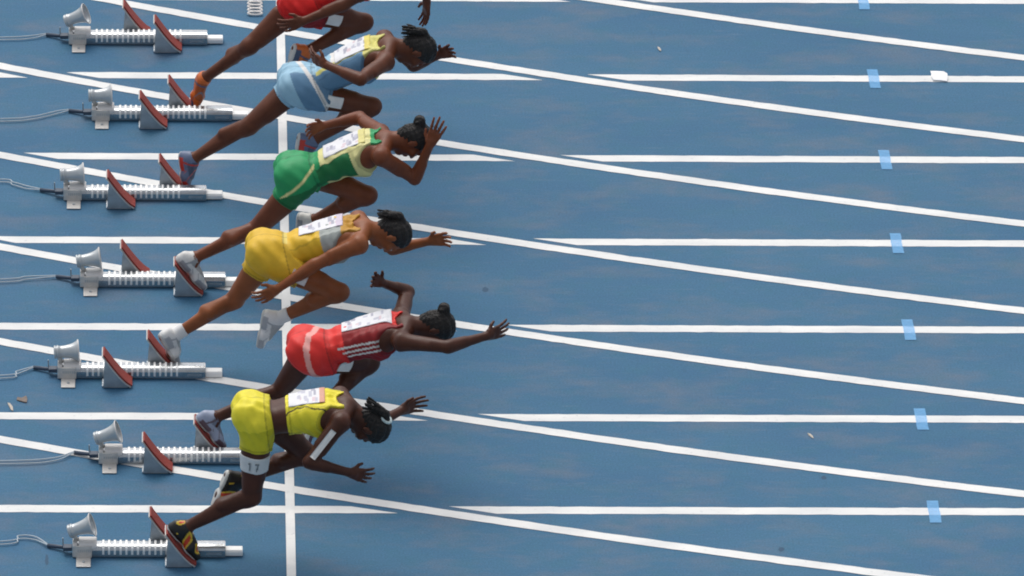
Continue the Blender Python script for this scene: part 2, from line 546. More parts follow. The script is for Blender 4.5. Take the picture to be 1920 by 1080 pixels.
# ------------------------------------------------------------------ bodies as blended distance fields
def nrm(v):
    v = np.asarray(v, float)
    return v / (np.linalg.norm(v) + 1e-12)

class Prim:
    __slots__ = ('kind', 'a', 'b', 'ra', 'rb', 'k', 'M')
    def __init__(s, a, b, ra, rb, k=0.03, M=None, kind='c'):
        s.a, s.b, s.ra, s.rb, s.k, s.M, s.kind = np.asarray(a, float), np.asarray(b, float), ra, rb, k, M, kind
    def bbox(s, mg):
        if s.kind == 'e':
            r = max(s.ra)
            return s.a - r - mg, s.a + r + mg
        r = max(s.ra, s.rb) + mg
        return np.minimum(s.a, s.b) - r, np.maximum(s.a, s.b) + r
    def ev(s, X, Y, Z):
        if s.kind == 'e':
            q = [X - s.a[0], Y - s.a[1], Z - s.a[2]]
            l = [q[0] * s.M[i][0] + q[1] * s.M[i][1] + q[2] * s.M[i][2] for i in range(3)]
            k0 = np.sqrt(sum((l[i] / s.ra[i]) ** 2 for i in range(3)))
            k1 = np.sqrt(sum((l[i] / s.ra[i] ** 2) ** 2 for i in range(3)))
            return k0 * (k0 - 1) / (k1 + 1e-9)
        ba = s.b - s.a
        L2 = float(ba @ ba) + 1e-12
        x, y, z = X - s.a[0], Y - s.a[1], Z - s.a[2]
        t = np.clip((x * ba[0] + y * ba[1] + z * ba[2]) / L2, 0, 1)
        return np.sqrt((x - t * ba[0]) ** 2 + (y - t * ba[1]) ** 2 + (z - t * ba[2]) ** 2) - (s.ra + (s.rb - s.ra) * t)

def smin(a, b, k):
    h = np.clip(0.5 + 0.5 * (b - a) / k, 0, 1)
    return b + (a - b) * h - k * h * (1 - h)

def ev_group(prims, X, Y, Z):
    d = None
    for p in prims:
        e = p.ev(X, Y, Z)
        d = e if d is None else smin(d, e, p.k)
    return d

def ev_body(groups, X, Y, Z, k=0.018):
    d = None
    for g in groups:
        e = ev_group(g, X, Y, Z)
        d = e if d is None else smin(d, e, k)
    return d

class Grid:
    def __init__(s, lo, hi, h):
        s.lo = np.floor(np.asarray(lo) / h) * h
        s.h = h
        s.n = np.ceil((np.asarray(hi) - s.lo) / h).astype(int) + 1
    def axes(s, i0=(0, 0, 0), i1=None):
        i1 = s.n if i1 is None else i1
        ax = [(s.lo[c] + s.h * np.arange(i0[c], i1[c])).astype(np.float32) for c in range(3)]
        return ax[0][:, None, None], ax[1][None, :, None], ax[2][None, None, :]
    def group(s, prims):
        D = np.full(tuple(s.n), 0.35, np.float32)
        for p in prims:
            lo, hi = p.bbox(p.k + 4 * s.h)
            i0 = np.maximum(0, np.floor((lo - s.lo) / s.h).astype(int))
            i1 = np.minimum(s.n, np.ceil((hi - s.lo) / s.h).astype(int) + 1)
            if np.any(i1 <= i0): continue
            X, Y, Z = s.axes(i0, i1)
            e = p.ev(X, Y, Z).astype(np.float32)
            sl = tuple(slice(i0[c], i1[c]) for c in range(3))
            D[sl] = smin(D[sl], e, p.k)
        return D
    def body(s, groups, k=0.018):
        D = None
        for g in groups:
            e = s.group(g)
            D = e if D is None else smin(D, e, k)
        return D

OFF = [(0, 0, 0), (1, 0, 0), (0, 1, 0), (1, 1, 0), (0, 0, 1), (1, 0, 1), (0, 1, 1), (1, 1, 1)]
EDG = [(0, 1), (2, 3), (4, 5), (6, 7), (0, 2), (1, 3), (4, 6), (5, 7), (0, 4), (1, 5), (2, 6), (3, 7)]

def surface(D, grid):
    """naive surface nets"""
    S = D < 0
    nx, ny, nz = D.shape
    cnt = np.zeros((nx - 1, ny - 1, nz - 1), np.int8)
    for (i, j, k) in OFF:
        cnt += S[i:nx - 1 + i, j:ny - 1 + j, k:nz - 1 + k]
    act = (cnt > 0) & (cnt < 8)
    I, J, K = np.nonzero(act)
    idx = np.full(act.shape, -1, np.int32)
    idx[I, J, K] = np.arange(len(I))
    val = np.stack([D[I + o[0], J + o[1], K + o[2]] for o in OFF], 1)
    acc = np.zeros((len(I), 3)); c = np.zeros(len(I))
    for (a, b) in EDG:
        va, vb = val[:, a], val[:, b]
        cr = (va < 0) != (vb < 0)
        t = np.where(cr, va / np.where(cr, va - vb, 1), 0)
        pa, pb = np.array(OFF[a], float), np.array(OFF[b], float)
        acc += np.where(cr[:, None], pa + t[:, None] * (pb - pa), 0); c += cr
    V = grid.lo + grid.h * (np.stack([I, J, K], 1) + acc / c[:, None])
    F = []
    for ax in range(3):
        sl0 = [slice(None)] * 3; sl1 = [slice(None)] * 3
        sl0[ax] = slice(0, -1); sl1[ax] = slice(1, None)
        a, b = S[tuple(sl0)], S[tuple(sl1)]
        e = np.stack(np.nonzero(a != b), 1)
        o1, o2 = (ax + 1) % 3, (ax + 2) % 3
        e = e[(e[:, o1] > 0) & (e[:, o2] > 0) & (e[:, o1] < D.shape[o1] - 1) & (e[:, o2] < D.shape[o2] - 1)]
        q = []
        for (d1, d2) in ((-1, -1), (0, -1), (0, 0), (-1, 0)):
            c_ = e.copy(); c_[:, o1] += d1; c_[:, o2] += d2
            q.append(idx[c_[:, 0], c_[:, 1], c_[:, 2]])
        q = np.stack(q, 1)
        flip = ~a[e[:, 0], e[:, 1], e[:, 2]]
        q[flip] = q[flip][:, ::-1]
        F.append(q)
    F = np.concatenate(F)
    return V, F[(F >= 0).all(1)]

def fast_mesh(name, V, F):
    me = bpy.data.meshes.new(name)
    me.vertices.add(len(V)); me.vertices.foreach_set('co', V.astype(np.float32).ravel())
    me.loops.add(F.size); me.loops.foreach_set('vertex_index', F.astype(np.int32).ravel())
    me.polygons.add(len(F))
    n = F.shape[1]
    me.polygons.foreach_set('loop_start', np.arange(0, F.size, n, dtype=np.int32))
    me.polygons.foreach_set('use_smooth', np.ones(len(F), bool))
    me.update(); me.validate()
    return me

def paint(me, colors, name='print'):
    at = me.color_attributes.new(name, 'FLOAT_COLOR', 'POINT')
    c = np.ones((len(me.vertices), 4), np.float32)
    c[:, :3] = colors
    at.data.foreach_set('color', c.ravel())

def P(a, b, ra, rb=None, k=0.03):
    return Prim(a, b, ra, ra if rb is None else rb, k)

def lerp(a, b, t):
    return a + (b - a) * t

def leg_prims(hip, knee, ank, heel, ball, toe, front, g=1.0):
    th, shn = nrm(knee - hip), nrm(ank - knee)
    tf = nrm(front - th * (front @ th)); sf = nrm(front - shn * (front @ shn))
    L = [P(hip, knee, 0.086 * g, 0.054 * g, 0.03),
         P(lerp(hip, knee, .18) + tf * .022, lerp(hip, knee, .70) + tf * .026, .068 * g, .048 * g, .016),
         P(lerp(hip, knee, .40) + tf * .014 + np.cross(th, tf) * .034, lerp(hip, knee, .82) + tf * .014 + np.cross(th, tf) * .026, .050 * g, .034 * g, .012),
         P(lerp(hip, knee, .45) + tf * .014 - np.cross(th, tf) * .032, lerp(hip, knee, .86) + tf * .012 - np.cross(th, tf) * .026, .048 * g, .034 * g, .012),
         P(lerp(hip, knee, .10) - tf * .026, lerp(hip, knee, .80) - tf * .020, .066 * g, .036 * g, .016),
         P(lerp(hip, knee, .74) + tf * .016, lerp(hip, knee, .90) + tf * .018, .044 * g, .038 * g, .02),
         P(knee + tf * .010, knee + shn * .03 + sf * .010, .050 * g, .044 * g, .02),
         P(knee, ank, .046 * g, .033 * g, .025),
         P(lerp(knee, ank, .12) - sf * .020, lerp(knee, ank, .38) - sf * .032 + np.cross(shn, sf) * .016, .038 * g, .040 * g, .014),
         P(lerp(knee, ank, .12) - sf * .020, lerp(knee, ank, .42) - sf * .030 - np.cross(shn, sf) * .016, .038 * g, .041 * g, .012),
         P(lerp(knee, ank, .40) - sf * .028, lerp(knee, ank, .90) - sf * .016, .036 * g, .015, .014),
         P(ank, heel, .036, .030, .02), P(ank, ball, .036, .028, .025), P(ball, toe, .030, .020, .02)]
    return L

def arm_prims(sh, el, wr, out, g=1.0):
    ua, fa = nrm(el - sh), nrm(wr - el)
    bend = nrm((sh + wr) / 2 - el + 1e-4)               # towards the crook of the elbow
    bi = nrm(bend - ua * (bend @ ua) + 1e-5)
    return [P(sh, el, .050 * g, .036 * g, .02),
            P(sh + out * .010, sh + ua * .085 + out * .012, .059 * g, .038 * g, .012),
            P(lerp(sh, el, .35) + bi * .012, lerp(sh, el, .68) + bi * .018, .036 * g, .033 * g, .010),
            P(lerp(sh, el, .25) - bi * .014, lerp(sh, el, .60) - bi * .020, .037 * g, .030 * g, .010),
            P(el, wr, .037 * g, .025 * g, .02),
            P(lerp(el, wr, .10) + bi * .004, lerp(el, wr, .42) + bi * .006, .041 * g, .034 * g, .010)]

def hand_prims(wr, hd, wa, pn, curl=1.0):
    """hd along the hand, wa towards the thumb, pn out of the palm"""
    L = [P(wr, wr + hd * .03, .024, .024, .012)]
    kn = []
    for i in range(4):
        off = (1.5 - i) * .0205
        k = wr + hd * (.088 - .006 * abs(i - 1.2)) + wa * off
        kn.append(k)
        L.append(P(wr + hd * .02 + wa * off * .55, k, .0155, .0125, .012))
    lens = (.040, .045, .042, .033)
    for i in range(4):
        d = nrm(hd + wa * (1.5 - i) * .13)
        q = kn[i]
        for s, (ln, cu, r) in enumerate(((lens[i], .30, .0098), (lens[i] * .68, .75, .0088), (lens[i] * .55, 1.05, .0080))):
            a = cu * curl
            dd = nrm(d * math.cos(a) + pn * math.sin(a))
            L.append(P(q, q + dd * ln, r, r * .93, .004))
            q = q + dd * ln
    q = wr + hd * .022 + wa * .024
    d = nrm(hd * .62 + wa * .72 + pn * .35)
    L.append(P(wr + hd * .012, q, .018, .015, .01))
    L.append(P(q, q + d * .040, .0125, .0105, .006))
    d2 = nrm(hd * .85 + wa * .35 + pn * .35)
    L.append(P(q + d * .040, q + d * .040 + d2 * .030, .0102, .0088, .004))
    return L

POSE = {
    'R1': dict(pel=(0.1225, 5.457, 0.7898), chest=(0.6113, 5.457, 1.0339), kneeL=(-0.2105, 5.4232, 0.5158), kneeR=(0.5106, 5.5276, 0.6334), ankL=(-0.4931, 5.567, 0.2254), ankR=(0.1374, 5.357, 0.5047), toeL=(-0.5482, 5.567, 0.0461), elR=(0.3686, 5.2227, 0.8886), wrR=(0.1271, 5.1855, 0.7998), elL=(0.876, 5.5114, 1.0087), wrL=(0.9016, 5.577, 0.7584), head=(0.8605, 5.457, 1.1338), push='L'),
    'R2': dict(pel=(0.1109, 4.277, 0.7634), chest=(0.6151, 4.277, 1.0082), kneeL=(-0.2217, 4.3431, 0.4618), kneeR=(0.542, 4.2351, 0.6456), ankL=(-0.5692, 4.3864, 0.2122), ankR=(0.1689, 4.177, 0.4399), toeL=(-0.6032, 4.387, 0.0461), elR=(0.4581, 3.8633, 1.0004), wrR=(0.2501, 4.017, 1.0272), elL=(0.7989, 4.5231, 0.7972), wrL=(0.9604, 4.377, 0.9392), head=(0.7729, 4.277, 1.0126), push='L'),
    'R3': dict(pel=(0.0794, 3.034, 0.7341), chest=(0.5691, 3.034, 0.9435), kneeR=(-0.1805, 3.0332, 0.379), kneeL=(0.4963, 3.0072, 0.6163), ankR=(-0.5678, 2.924, 0.2276), ankL=(0.1583, 3.134, 0.3827), toeR=(-0.5072, 2.924, 0.0461), heelR=(-0.6397, 2.924, 0.2217), elR=(0.7753, 2.9501, 0.7586), wrR=(0.8634, 2.914, 1.0006), elL=(0.447, 3.4666, 0.9272), wrL=(0.2234, 3.334, 0.9314), head=(0.7304, 3.034, 0.9727), push='R'),
    'R4': dict(pel=(-0.1052, 1.772, 0.8041), chest=(0.4147, 1.772, 0.9542), kneeL=(-0.3201, 1.9538, 0.4184), kneeR=(0.306, 1.6049, 0.636), ankL=(-0.6878, 1.882, 0.2073), ankR=(-0.0648, 1.672, 0.4288), toeL=(-0.6682, 1.882, 0.0461), elR=(0.151, 1.5536, 0.8437), wrR=(-0.0641, 1.5266, 0.7), elL=(0.6236, 1.9698, 0.7551), wrL=(0.8441, 1.872, 0.8523), head=(0.6246, 1.772, 0.9411), push='L'),
    'R5': dict(pel=(0.1283, 0.633, 0.7169), chest=(0.6493, 0.633, 0.8687), kneeL=(-0.0565, 0.8813, 0.3363), kneeR=(0.4747, 0.7851, 0.5706), ankL=(-0.4488, 0.743, 0.2276), ankR=(0.1773, 0.533, 0.3893), toeL=(-0.3882, 0.743, 0.0461), heelL=(-0.5207, 0.743, 0.2217), elR=(0.9186, 0.3571, 0.8878), wrR=(1.1458, 0.483, 0.8985), elL=(0.6986, 1.0879, 0.8908), wrL=(0.5397, 0.933, 1.0262), head=(0.8181, 0.633, 0.8799), push='L'),
    'R6': dict(pel=(-0.2027, -0.575, 0.8776), chest=(0.2761, -0.575, 0.9377), kneeR=(-0.2339, -0.684, 0.4289), kneeL=(0.1007, -0.3984, 0.5554), ankR=(-0.6138, -0.685, 0.2276), ankL=(-0.3038, -0.475, 0.4314), toeR=(-0.5532, -0.685, 0.0461), heelR=(-0.6857, -0.685, 0.2217), elR=(0.0966, -0.839, 0.7303), wrR=(0.3289, -0.775, 0.6327), elL=(0.4546, -0.6167, 0.8517), wrL=(0.6302, -0.425, 0.858), head=(0.418, -0.595, 0.8659), push='R'),
}

C3 = lambda r, g, b: np.array(lin(r, g, b)[:3])

def skin(name, c):
    m = mat(name, c, 0.44, spec=0.28, noise=0.22, nscale=11, bump=0.12, bscale=45)
    return m

M_CLOTH = mat('running_kit', (1, 1, 1, 1), 0.55, spec=0.35, attr='print', noise=0.05, nscale=30, bump=0.25, bscale=16)
M_SHOE = mat('spike_shoe', (1, 1, 1, 1), 0.45, attr='print', noise=0.06, nscale=60)
M_SOLE = mat('shoe_sole', (0.55, 0.55, 0.53, 1), 0.6)
M_HAIR = mat('black_hair', (0.012, 0.010, 0.009, 1), 0.55, spec=0.4, bump=0.9, bscale=90)
M_SOCK = mat('white_sock', (0.74, 0.74, 0.73, 1), 0.8, bump=0.3, bscale=150)
M_BAND = mat('grey_white_band', (0.62, 0.64, 0.65, 1), 0.45, noise=0.06, nscale=40)
M_INK = mat('faded_ink', (0.20, 0.23, 0.25, 1), 0.5)
M_EYE = mat('eye_white', (0.7, 0.68, 0.65, 1), 0.25)
M_IRIS = mat('dark_iris', (0.01, 0.008, 0.006, 1), 0.2)
M_LACE = mat('orange_lace', lin(225, 140, 40), 0.6)
M_TIE = mat('pale_hair_tie', (0.55, 0.66, 0.66, 1), 0.5)

def bib_material():
    m = bpy.data.materials.new('race_bib')
    m.use_nodes = True
    t = m.node_tree
    N, Lk = t.nodes.new, t.links.new
    b = t.nodes['Principled BSDF']
    at = N('ShaderNodeAttribute'); at.attribute_name = 'print'
    Lk(at.outputs['Color'], b.inputs['Base Color'])
    b.inputs['Roughness'].default_value = 0.5
    return m
M_BIB = bib_material()

def build_runner(key, label, skin_mat, kit, bib=None, sock=False, shoe=None, sticker=True, band=False, hair='bun', lace=False, hand_curl=(0.8, 0.8), bibcol=None, tie=None, armstrip=False, trim=None):
    J = {k: (np.array(v) if not isinstance(v, str) else v) for k, v in POSE[key].items()}
    pel, ch = J['pel'], J['chest']
    Lt = np.linalg.norm(ch - pel)
    u = nrm(ch - pel)
    rt = nrm(np.array([0, -1.0, 0]) - u * (-u[1]))
    bk = nrm(np.cross(u, rt))
    if bk[2] < 0: bk = -bk
    pt = lambda s, l, d: pel + u * s + rt * l + bk * d
    hip = {'R': pel + rt * .092, 'L': pel - rt * .092}
    sh = {'R': ch + rt * .165, 'L': ch - rt * .165}
    root = empty('person', (pel[0], pel[1], 0))
    inv = np.array([pel[0], pel[1], 0.0])

    # ---- torso, neck and head
    hd = nrm(J['head'] - (ch + u * .02))
    H = ch + u * .02 + hd * .186
    hu = hd
    fc = nrm(-bk * 1.0 + u * .35 - hu * ((-bk + u * .35) @ hu))
    sd = nrm(np.cross(fc, hu))
    if sd @ rt < 0: sd = -sd
    T = []
    T += [P(pt(0, -.062, 0), pt(0, .062, 0), .094, None, .04), P(pt(-.045, 0, .0), pt(-.05, 0, .0), .08, None, .04)]
    for s in (-1, 1):
        T += [P(pt(-.045, s * .072, .052), pt(-.025, s * .066, .048), .086, .082, .03),
              P(pt(.05, s * .045, -.006), pt(.42 * Lt, s * .040, .004), .084, .074, .04),
              P(pt(.40 * Lt, s * .044, .004), pt(.80 * Lt, s * .074, .0), .078, .088, .04),
              P(pt(.58 * Lt, s * .075, .028), pt(.90 * Lt, s * .100, .026), .058, .050, .018),
              P(pt(.28 * Lt, s * .028, .048), pt(.85 * Lt, s * .032, .054), .030, .034, .014),
              P(pt(.73 * Lt, s * .068, -.060), pt(.73 * Lt, s * .072, -.062), .056, None, .03),
              P(pt(Lt + .045, s * .02, .018), sh['R' if s > 0 else 'L'] + bk * .008, .048, .046, .03)]
    nb = H - hu * .085 - fc * .012
    T += [P(pt(Lt + .01, 0, .012), nb, .062, .050, .03)]
    Mh = [sd, fc, hu]
    Hd = [Prim(H + hu * .022 - fc * .008, H, (.074, .094, .090), 0, .02, Mh, 'e'),
          P(H - hu * .025 + fc * .038, H - hu * .03 + fc * .04, .058, .056, .025),
          P(H - hu * .060 + fc * .030, H - hu * .100 + fc * .056, .050, .030, .025),
          P(nb, H - hu * .03 - fc * .02, .050, .056, .03),
          P(H + hu * .004 + fc * .092, H - hu * .032 + fc * .108, .009, .013, .010),
          P(H - hu * .034 + fc * .098 - sd * .012, H - hu * .034 + fc * .098 + sd * .012, .009, .009, .006),
          P(H + hu * .018 + fc * .082 - sd * .032, H + hu * .018 + fc * .082 + sd * .032, .012, .012, .012),
          P(H - hu * .062 + fc * .088 - sd * .016, H - hu * .062 + fc * .088 + sd * .016, .009, .009, .006),
          P(H - hu * .074 + fc * .085 - sd * .013, H - hu * .074 + fc * .085 + sd * .013, .009, .009, .006)]
    for s in (-1, 1):
        Hd.append(Prim(H + sd * s * .076 - hu * .012 - fc * .008, H, (.010, .020, .032), 0, .006, Mh, 'e'))
        Hd.append(P(H + sd * s * .045 - hu * .022 + fc * .068, H + sd * s * .050 - hu * .020 + fc * .06, .022, .022, .015))
    torso = T
    # ---- limbs
    groups = [T + Hd]
    legs, feet = {}, {}
    for s in 'RL':
        kn, an = J['knee' + s], J['ank' + s]
        shn = nrm(an - kn)
        fr = nrm(kn - (hip[s] + an) / 2 + (-bk) * .02 + 1e-6)
        sf = nrm(fr - shn * (fr @ shn))
        if 'toe' + s in J:
            toe = J['toe' + s]
            if 'heel' + s in J: heel = J['heel' + s]
            else:
                heel = an + shn * .045 - sf * .045
        else:
            td = nrm(shn * .80 + sf * .60)
            toe = an + td * .175 + shn * .03
            heel = an + shn * .048 - sf * .050
        ball = lerp(heel, toe, .70) + nrm(an - (heel + toe) / 2) * .004
        legs[s] = leg_prims(hip[s], kn, an, heel, ball, toe, fr)
        feet[s] = (kn, an, heel, ball, toe, shn, sf)
        groups.append(legs[s])
    wrap = {}
    for i, s in enumerate('RL'):
        el, wr = J['el' + s], J['wr' + s]
        out = rt if s == 'R' else -rt
        A = arm_prims(sh[s], el, wr, out)
        hdv = nrm(wr - el)
        wa = nrm(fc * .2 + bk * .9 + u * .2 - hdv * ((fc * .2 + bk * .9 + u * .2) @ hdv))
        pn = nrm(np.cross(hdv, wa))
        if pn @ out > 0: pn = -pn
        hp = hand_prims(wr, nrm(hdv + pn * .12), wa, pn, hand_curl[i])
        groups.append(A + hp)
        wrap[s] = (el, wr, hdv)
    allp = [p for g in groups for p in g]
    lo = np.min([p.bbox(.03)[0] for p in allp], 0); hi = np.max([p.bbox(.03)[1] for p in allp], 0)
    G = Grid(lo, hi, 0.006)
    D = G.body(groups)
    V, F = surface(D, G)
    body = link('body', fast_mesh('body', V - inv, F), root, skin_mat)
    del D
    # ---- clothing fields on a grid round the trunk
    tp = torso + legs['R'][:5] + legs['L'][:5]
    lo = np.min([p.bbox(.04)[0] for p in tp], 0); hi = np.max([p.bbox(.04)[1] for p in tp], 0)
    G2 = Grid(lo, hi, 0.006)
    X, Y, Z = G2.axes()
    Dt = G2.group(torso)
    drape = G2.group([P(pt(-.04, -.05, .062), pt(-.04, .05, .062), .074, None, .03), P(pt(.02, -.05, .05), pt(.02, .05, .05), .072, None, .03)])
    Sx = (X - pel[0]) * u[0] + (Y - pel[1]) * u[1] + (Z - pel[2]) * u[2]
    Lx = (X - pel[0]) * rt[0] + (Y - pel[1]) * rt[1] + (Z - pel[2]) * rt[2]
    Bx = (X - pel[0]) * bk[0] + (Y - pel[1]) * bk[1] + (Z - pel[2]) * bk[2]
    # cloth creases
    fz = np.sin(11 * Lx + 7 * Sx + 5 * Bx + ord(key[1]))
    wr_ = 0.0030 * fz * np.sin(44 * Sx + 22 * Lx + 9 * fz) + 0.0024 * np.sin(66 * Lx - 38 * Sx + 6 * fz) * (1 - .5 * fz) + 0.0016 * np.sin(95 * Sx + 50 * Bx + 4 * fz)
    def torso_coords(V):
        q = V - pel
        return q @ u, q @ rt, q @ bk
    waist = kit.get('waist', .40) * Lt
    thl = kit.get('leg', .16)
    # shorts
    Dl = None
    for s in 'RL':
        e = G2.group(legs[s][:5])
        ax = nrm(J['knee' + s] - hip[s])
        tx = (X - hip[s][0]) * ax[0] + (Y - hip[s][1]) * ax[1] + (Z - hip[s][2]) * ax[2]
        e = np.maximum(e - .010 + wr_, tx - thl - 0.006 * np.sin(30 * Lx))
        Dl = e if Dl is None else np.minimum(Dl, e)
    Ds = smin(np.maximum(smin(Dt, drape, .03) - .009 + wr_, Sx - kit.get('short_top', .13)), Dl, .03)
    V, F = surface(Ds, G2)
    so = fast_mesh('shorts', V - inv, F)
    s_, l_, b_ = torso_coords(V)
    cc = kit['shorts'](s_, l_, b_)
    st = kit.get('short_top', .13)
    cc[s_ > st - .028] *= .86
    cc[np.abs(s_ - st + .030) < .004] *= .60
    for s in 'RL':
        ax = nrm(J['knee' + s] - hip[s]); tx = (V - hip[s]) @ ax
        side = (l_ > 0) if s == 'R' else (l_ <= 0)
        cc[side & (np.abs(tx - thl + .022) < .004)] *= .62
        cc[side & (tx > thl - .018) & (tx < thl + .05)] *= .88
    cc[(np.abs(l_) < .005) & (b_ > 0)] *= .72
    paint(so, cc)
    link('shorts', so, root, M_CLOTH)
    # top: trunk without the arms, cut at the waist and scooped at the neck
    neck = np.sqrt((X - pt(Lt + .075, 0, .02)[0]) ** 2 + (Y - pt(Lt + .075, 0, .02)[1]) ** 2 + (Z - pt(Lt + .075, 0, .02)[2]) ** 2)
    Dk = np.maximum(np.maximum(Dt - .009 + wr_, kit['hem'] * Lt - Sx), Sx - Lt - .03)
    Dk = np.maximum(Dk, .105 - neck)
    Dk = np.maximum(Dk, np.abs(Lx) - (.176 - .62 * np.clip(Sx - .70 * Lt, 0, .10) - .12 * np.clip(Sx - .70 * Lt - .10, 0, 1)))
    V, F = surface(Dk, G2)
    to = fast_mesh(kit.get('top_name', 'singlet'), V - inv, F)
    s_, l_, b_ = torso_coords(V)
    cc = kit['top'](s_ / Lt, l_, b_)
    cc[np.abs(s_ - kit['hem'] * Lt - .020) < .004] *= .65
    edge = (.176 - .62 * np.clip(s_ - .70 * Lt, 0, .10) - .12 * np.clip(s_ - .70 * Lt - .10, 0, 1)) - np.abs(l_)
    cc[(edge < .012) & (s_ > .70 * Lt)] *= .70
    cc[np.abs(np.abs(l_) - .118) < .0035] *= .78
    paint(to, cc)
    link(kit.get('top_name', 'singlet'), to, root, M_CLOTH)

    # ---- things lying on the surface, traced down onto it
    fieldgroups = groups
    def decal(name, c, ex, ey, d, w, h, off, mt, nx=10, ny=6, colors=None, parent=root, fg=None):
        fg = fg or fieldgroups
        A, B = np.meshgrid(np.linspace(-.5, .5, nx + 1), np.linspace(-.5, .5, ny + 1), indexing='ij')
        Q = c + ex * (A.ravel() * w)[:, None] + ey * (B.ravel() * h)[:, None] + d * .16
        for _ in range(40):
            e = ev_body(fg, Q[:, 0], Q[:, 1], Q[:, 2]) - off
            Q = Q - d * (np.clip(e, -.02, .05) * .75)[:, None]
        n = len(Q)
        V = np.concatenate([Q, Q - d * .004])
        f = []
        gi = lambda i, j: i * (ny + 1) + j
        for i in range(nx):
            for j in range(ny):
                f.append((gi(i, j), gi(i + 1, j), gi(i + 1, j + 1), gi(i, j + 1)))
        F = np.array(f)
        if np.cross(Q[F[0][1]] - Q[F[0][0]], Q[F[0][3]] - Q[F[0][0]]) @ d < 0: F = F[:, ::-1]
        rim = [gi(i, 0) for i in range(nx)] + [gi(nx, j) for j in range(ny)] + [gi(i, ny) for i in range(nx, 0, -1)] + [gi(0, j) for j in range(ny, 0, -1)]
        S = np.array([(a, b, b + n, a + n) for a, b in zip(rim, rim[1:] + rim[:1])])
        me = fast_mesh(name, V - inv, np.concatenate([F, S]))
        if colors is not None:
            cc = colors(A.ravel(), B.ravel())
            paint(me, np.concatenate([cc, cc]))
        return link(name, me, parent, mt)
    if bib is not None:
        c0, w, h, tilt = bib
        cpos = pt(c0[0] * Lt, c0[1], 0)
        rr = np.random.default_rng(len(key) + ord(key[1]))
        bars = [(rr.uniform(-.40, .40), rr.uniform(-.36, .36), rr.uniform(.02, .055), rr.uniform(.05, .16), rr.integers(0, 3)) for _ in range(16)]
        def bc(a, b):
            cc = np.tile(np.array([.74, .74, .76]), (len(a), 1))
            tint = [np.array([.36, .36, .44]), np.array([.50, .50, .58]), np.array([.66, .52, .56])]
            for (x, y, wx, wy, k) in bars:
                mk = (np.abs(a - x) < wx) & (np.abs(b - y) < wy)
                cc[mk] = tint[k]
            ed = a > .36
            cc[ed] = bibcol if bibcol is not None else np.array([.62, .30, .20])
            return cc
        bb = decal('race_bib', cpos, u, rt, bk, w, h, .0155, M_BIB, 44, 36, bc)
    # hip number sticker on the outside of the right thigh
    ax = nrm(J['kneeR'] - hip['R'])
    outR = nrm(rt - ax * (rt @ ax))
    acr = nrm(np.cross(ax, outR))
    if acr[2] < 0 and abs(acr[2]) > .3: acr = -acr
    def digits(c, ex, ey, d, w, h, off, txt, parent, fg):
        SEG = {'1': [(0.0, 0.0, .26, 1.0), (-.22, .34, .30, .18)], '7': [(0.0, .42, .9, .18), (.16, .06, .26, .62), (-.04, -.28, .24, .46)]}
        st = w / len(txt)
        for i, chh in enumerate(txt):
            for (x, y, ww, hh) in SEG[chh]:
                cx = (i - (len(txt) - 1) / 2) * st
                decal('numeral', c + ex * (cx + x * st * .62) + ey * (y * h), ex, ey, d, ww * st * .62, hh * h, off, M_INK, 3, 5, None, parent, fg)
    if band:
        # elastic band round the thigh
        e = G2.group(legs['R'][:5])
        tx = (X - hip['R'][0]) * ax[0] + (Y - hip['R'][1]) * ax[1] + (Z - hip['R'][2]) * ax[2]
        Db = np.maximum(e - .007, np.abs(tx - .225) - .050)
        V, F = surface(Db, G2)
        bo = link('thigh_band', fast_mesh('thigh_band', V - inv, F), root, M_BAND)
        dcam = nrm(np.array([-0.03, -.9, .43])); dcam = nrm(dcam - ax * (dcam @ ax))
        ex = nrm(np.cross(ax, dcam))
        if ex[0] < 0: ex = -ex
        digits(hip['R'] + ax * .228, ex, -ax, dcam, .085, .050, .012, '17', bo, [legs['R'][:5]])
    elif sticker:
        d = nrm(outR + bk * .25 - ax * (bk @ ax) * .25)
        decal('hip_number', hip['R'] + ax * .19, ax, nrm(np.cross(d, ax)), d, .10, .075, .014, M_STICK, 10, 8, None, root, [legs['R'][:5], torso])
    if armstrip:
        el, wr, hdv = wrap['R']
        ua = nrm(el - sh['R'])
        d = nrm(np.array([-0.03, -.9, .43])); d = nrm(d - ua * (d @ ua))
        decal('arm_tape', lerp(sh['R'], el, .56), ua, nrm(np.cross(d, ua)), d, .20, .036, .005, M_STICK, 16, 4)
    # ---- shoes, socks
    for s in 'RL':
        kn, an, heel, ball, toe, shn, sf = feet[s]
        upv = nrm(an - (heel + toe) / 2); fd = nrm(toe - heel); upv = nrm(upv - fd * (upv @ fd)); lat = np.cross(fd, upv)
        fp = [P(heel + upv * .006, heel + upv * .035, .036, .034, .02), P(an - upv * .01, heel + fd * .05 + upv * .01, .042, .036, .025),
              P(heel + fd * .03 + upv * .02, ball + upv * .016, .038, .034, .025), P(ball - lat * .015, toe - lat * .006 + fd * .01, .033, .022, .02),
              P(ball + lat * .015, toe + lat * .004, .032, .021, .02), P(an, an - shn * .028, .041, .040, .02), P(an + sf * .02, ball + upv * .03, .034, .026, .02)]
        lo = np.min([p.bbox(.03)[0] for p in fp], 0); hi = np.max([p.bbox(.03)[1] for p in fp], 0)
        G3 = Grid(lo, hi, .005)
        X3, Y3, Z3 = G3.axes()
        Df = G3.group(fp)
        hgt = (X3 - heel[0]) * upv[0] + (Y3 - heel[1]) * upv[1] + (Z3 - heel[2]) * upv[2]
        topcut = (X3 - an[0]) * (-shn[0]) + (Y3 - an[1]) * (-shn[1]) + (Z3 - an[2]) * (-shn[2])
        Du = np.maximum(np.maximum(Df, topcut - .022), -.018 - hgt)
        V, F = surface(Du, G3)
        me = fast_mesh('shoe', V - inv, F)
        q = V - heel
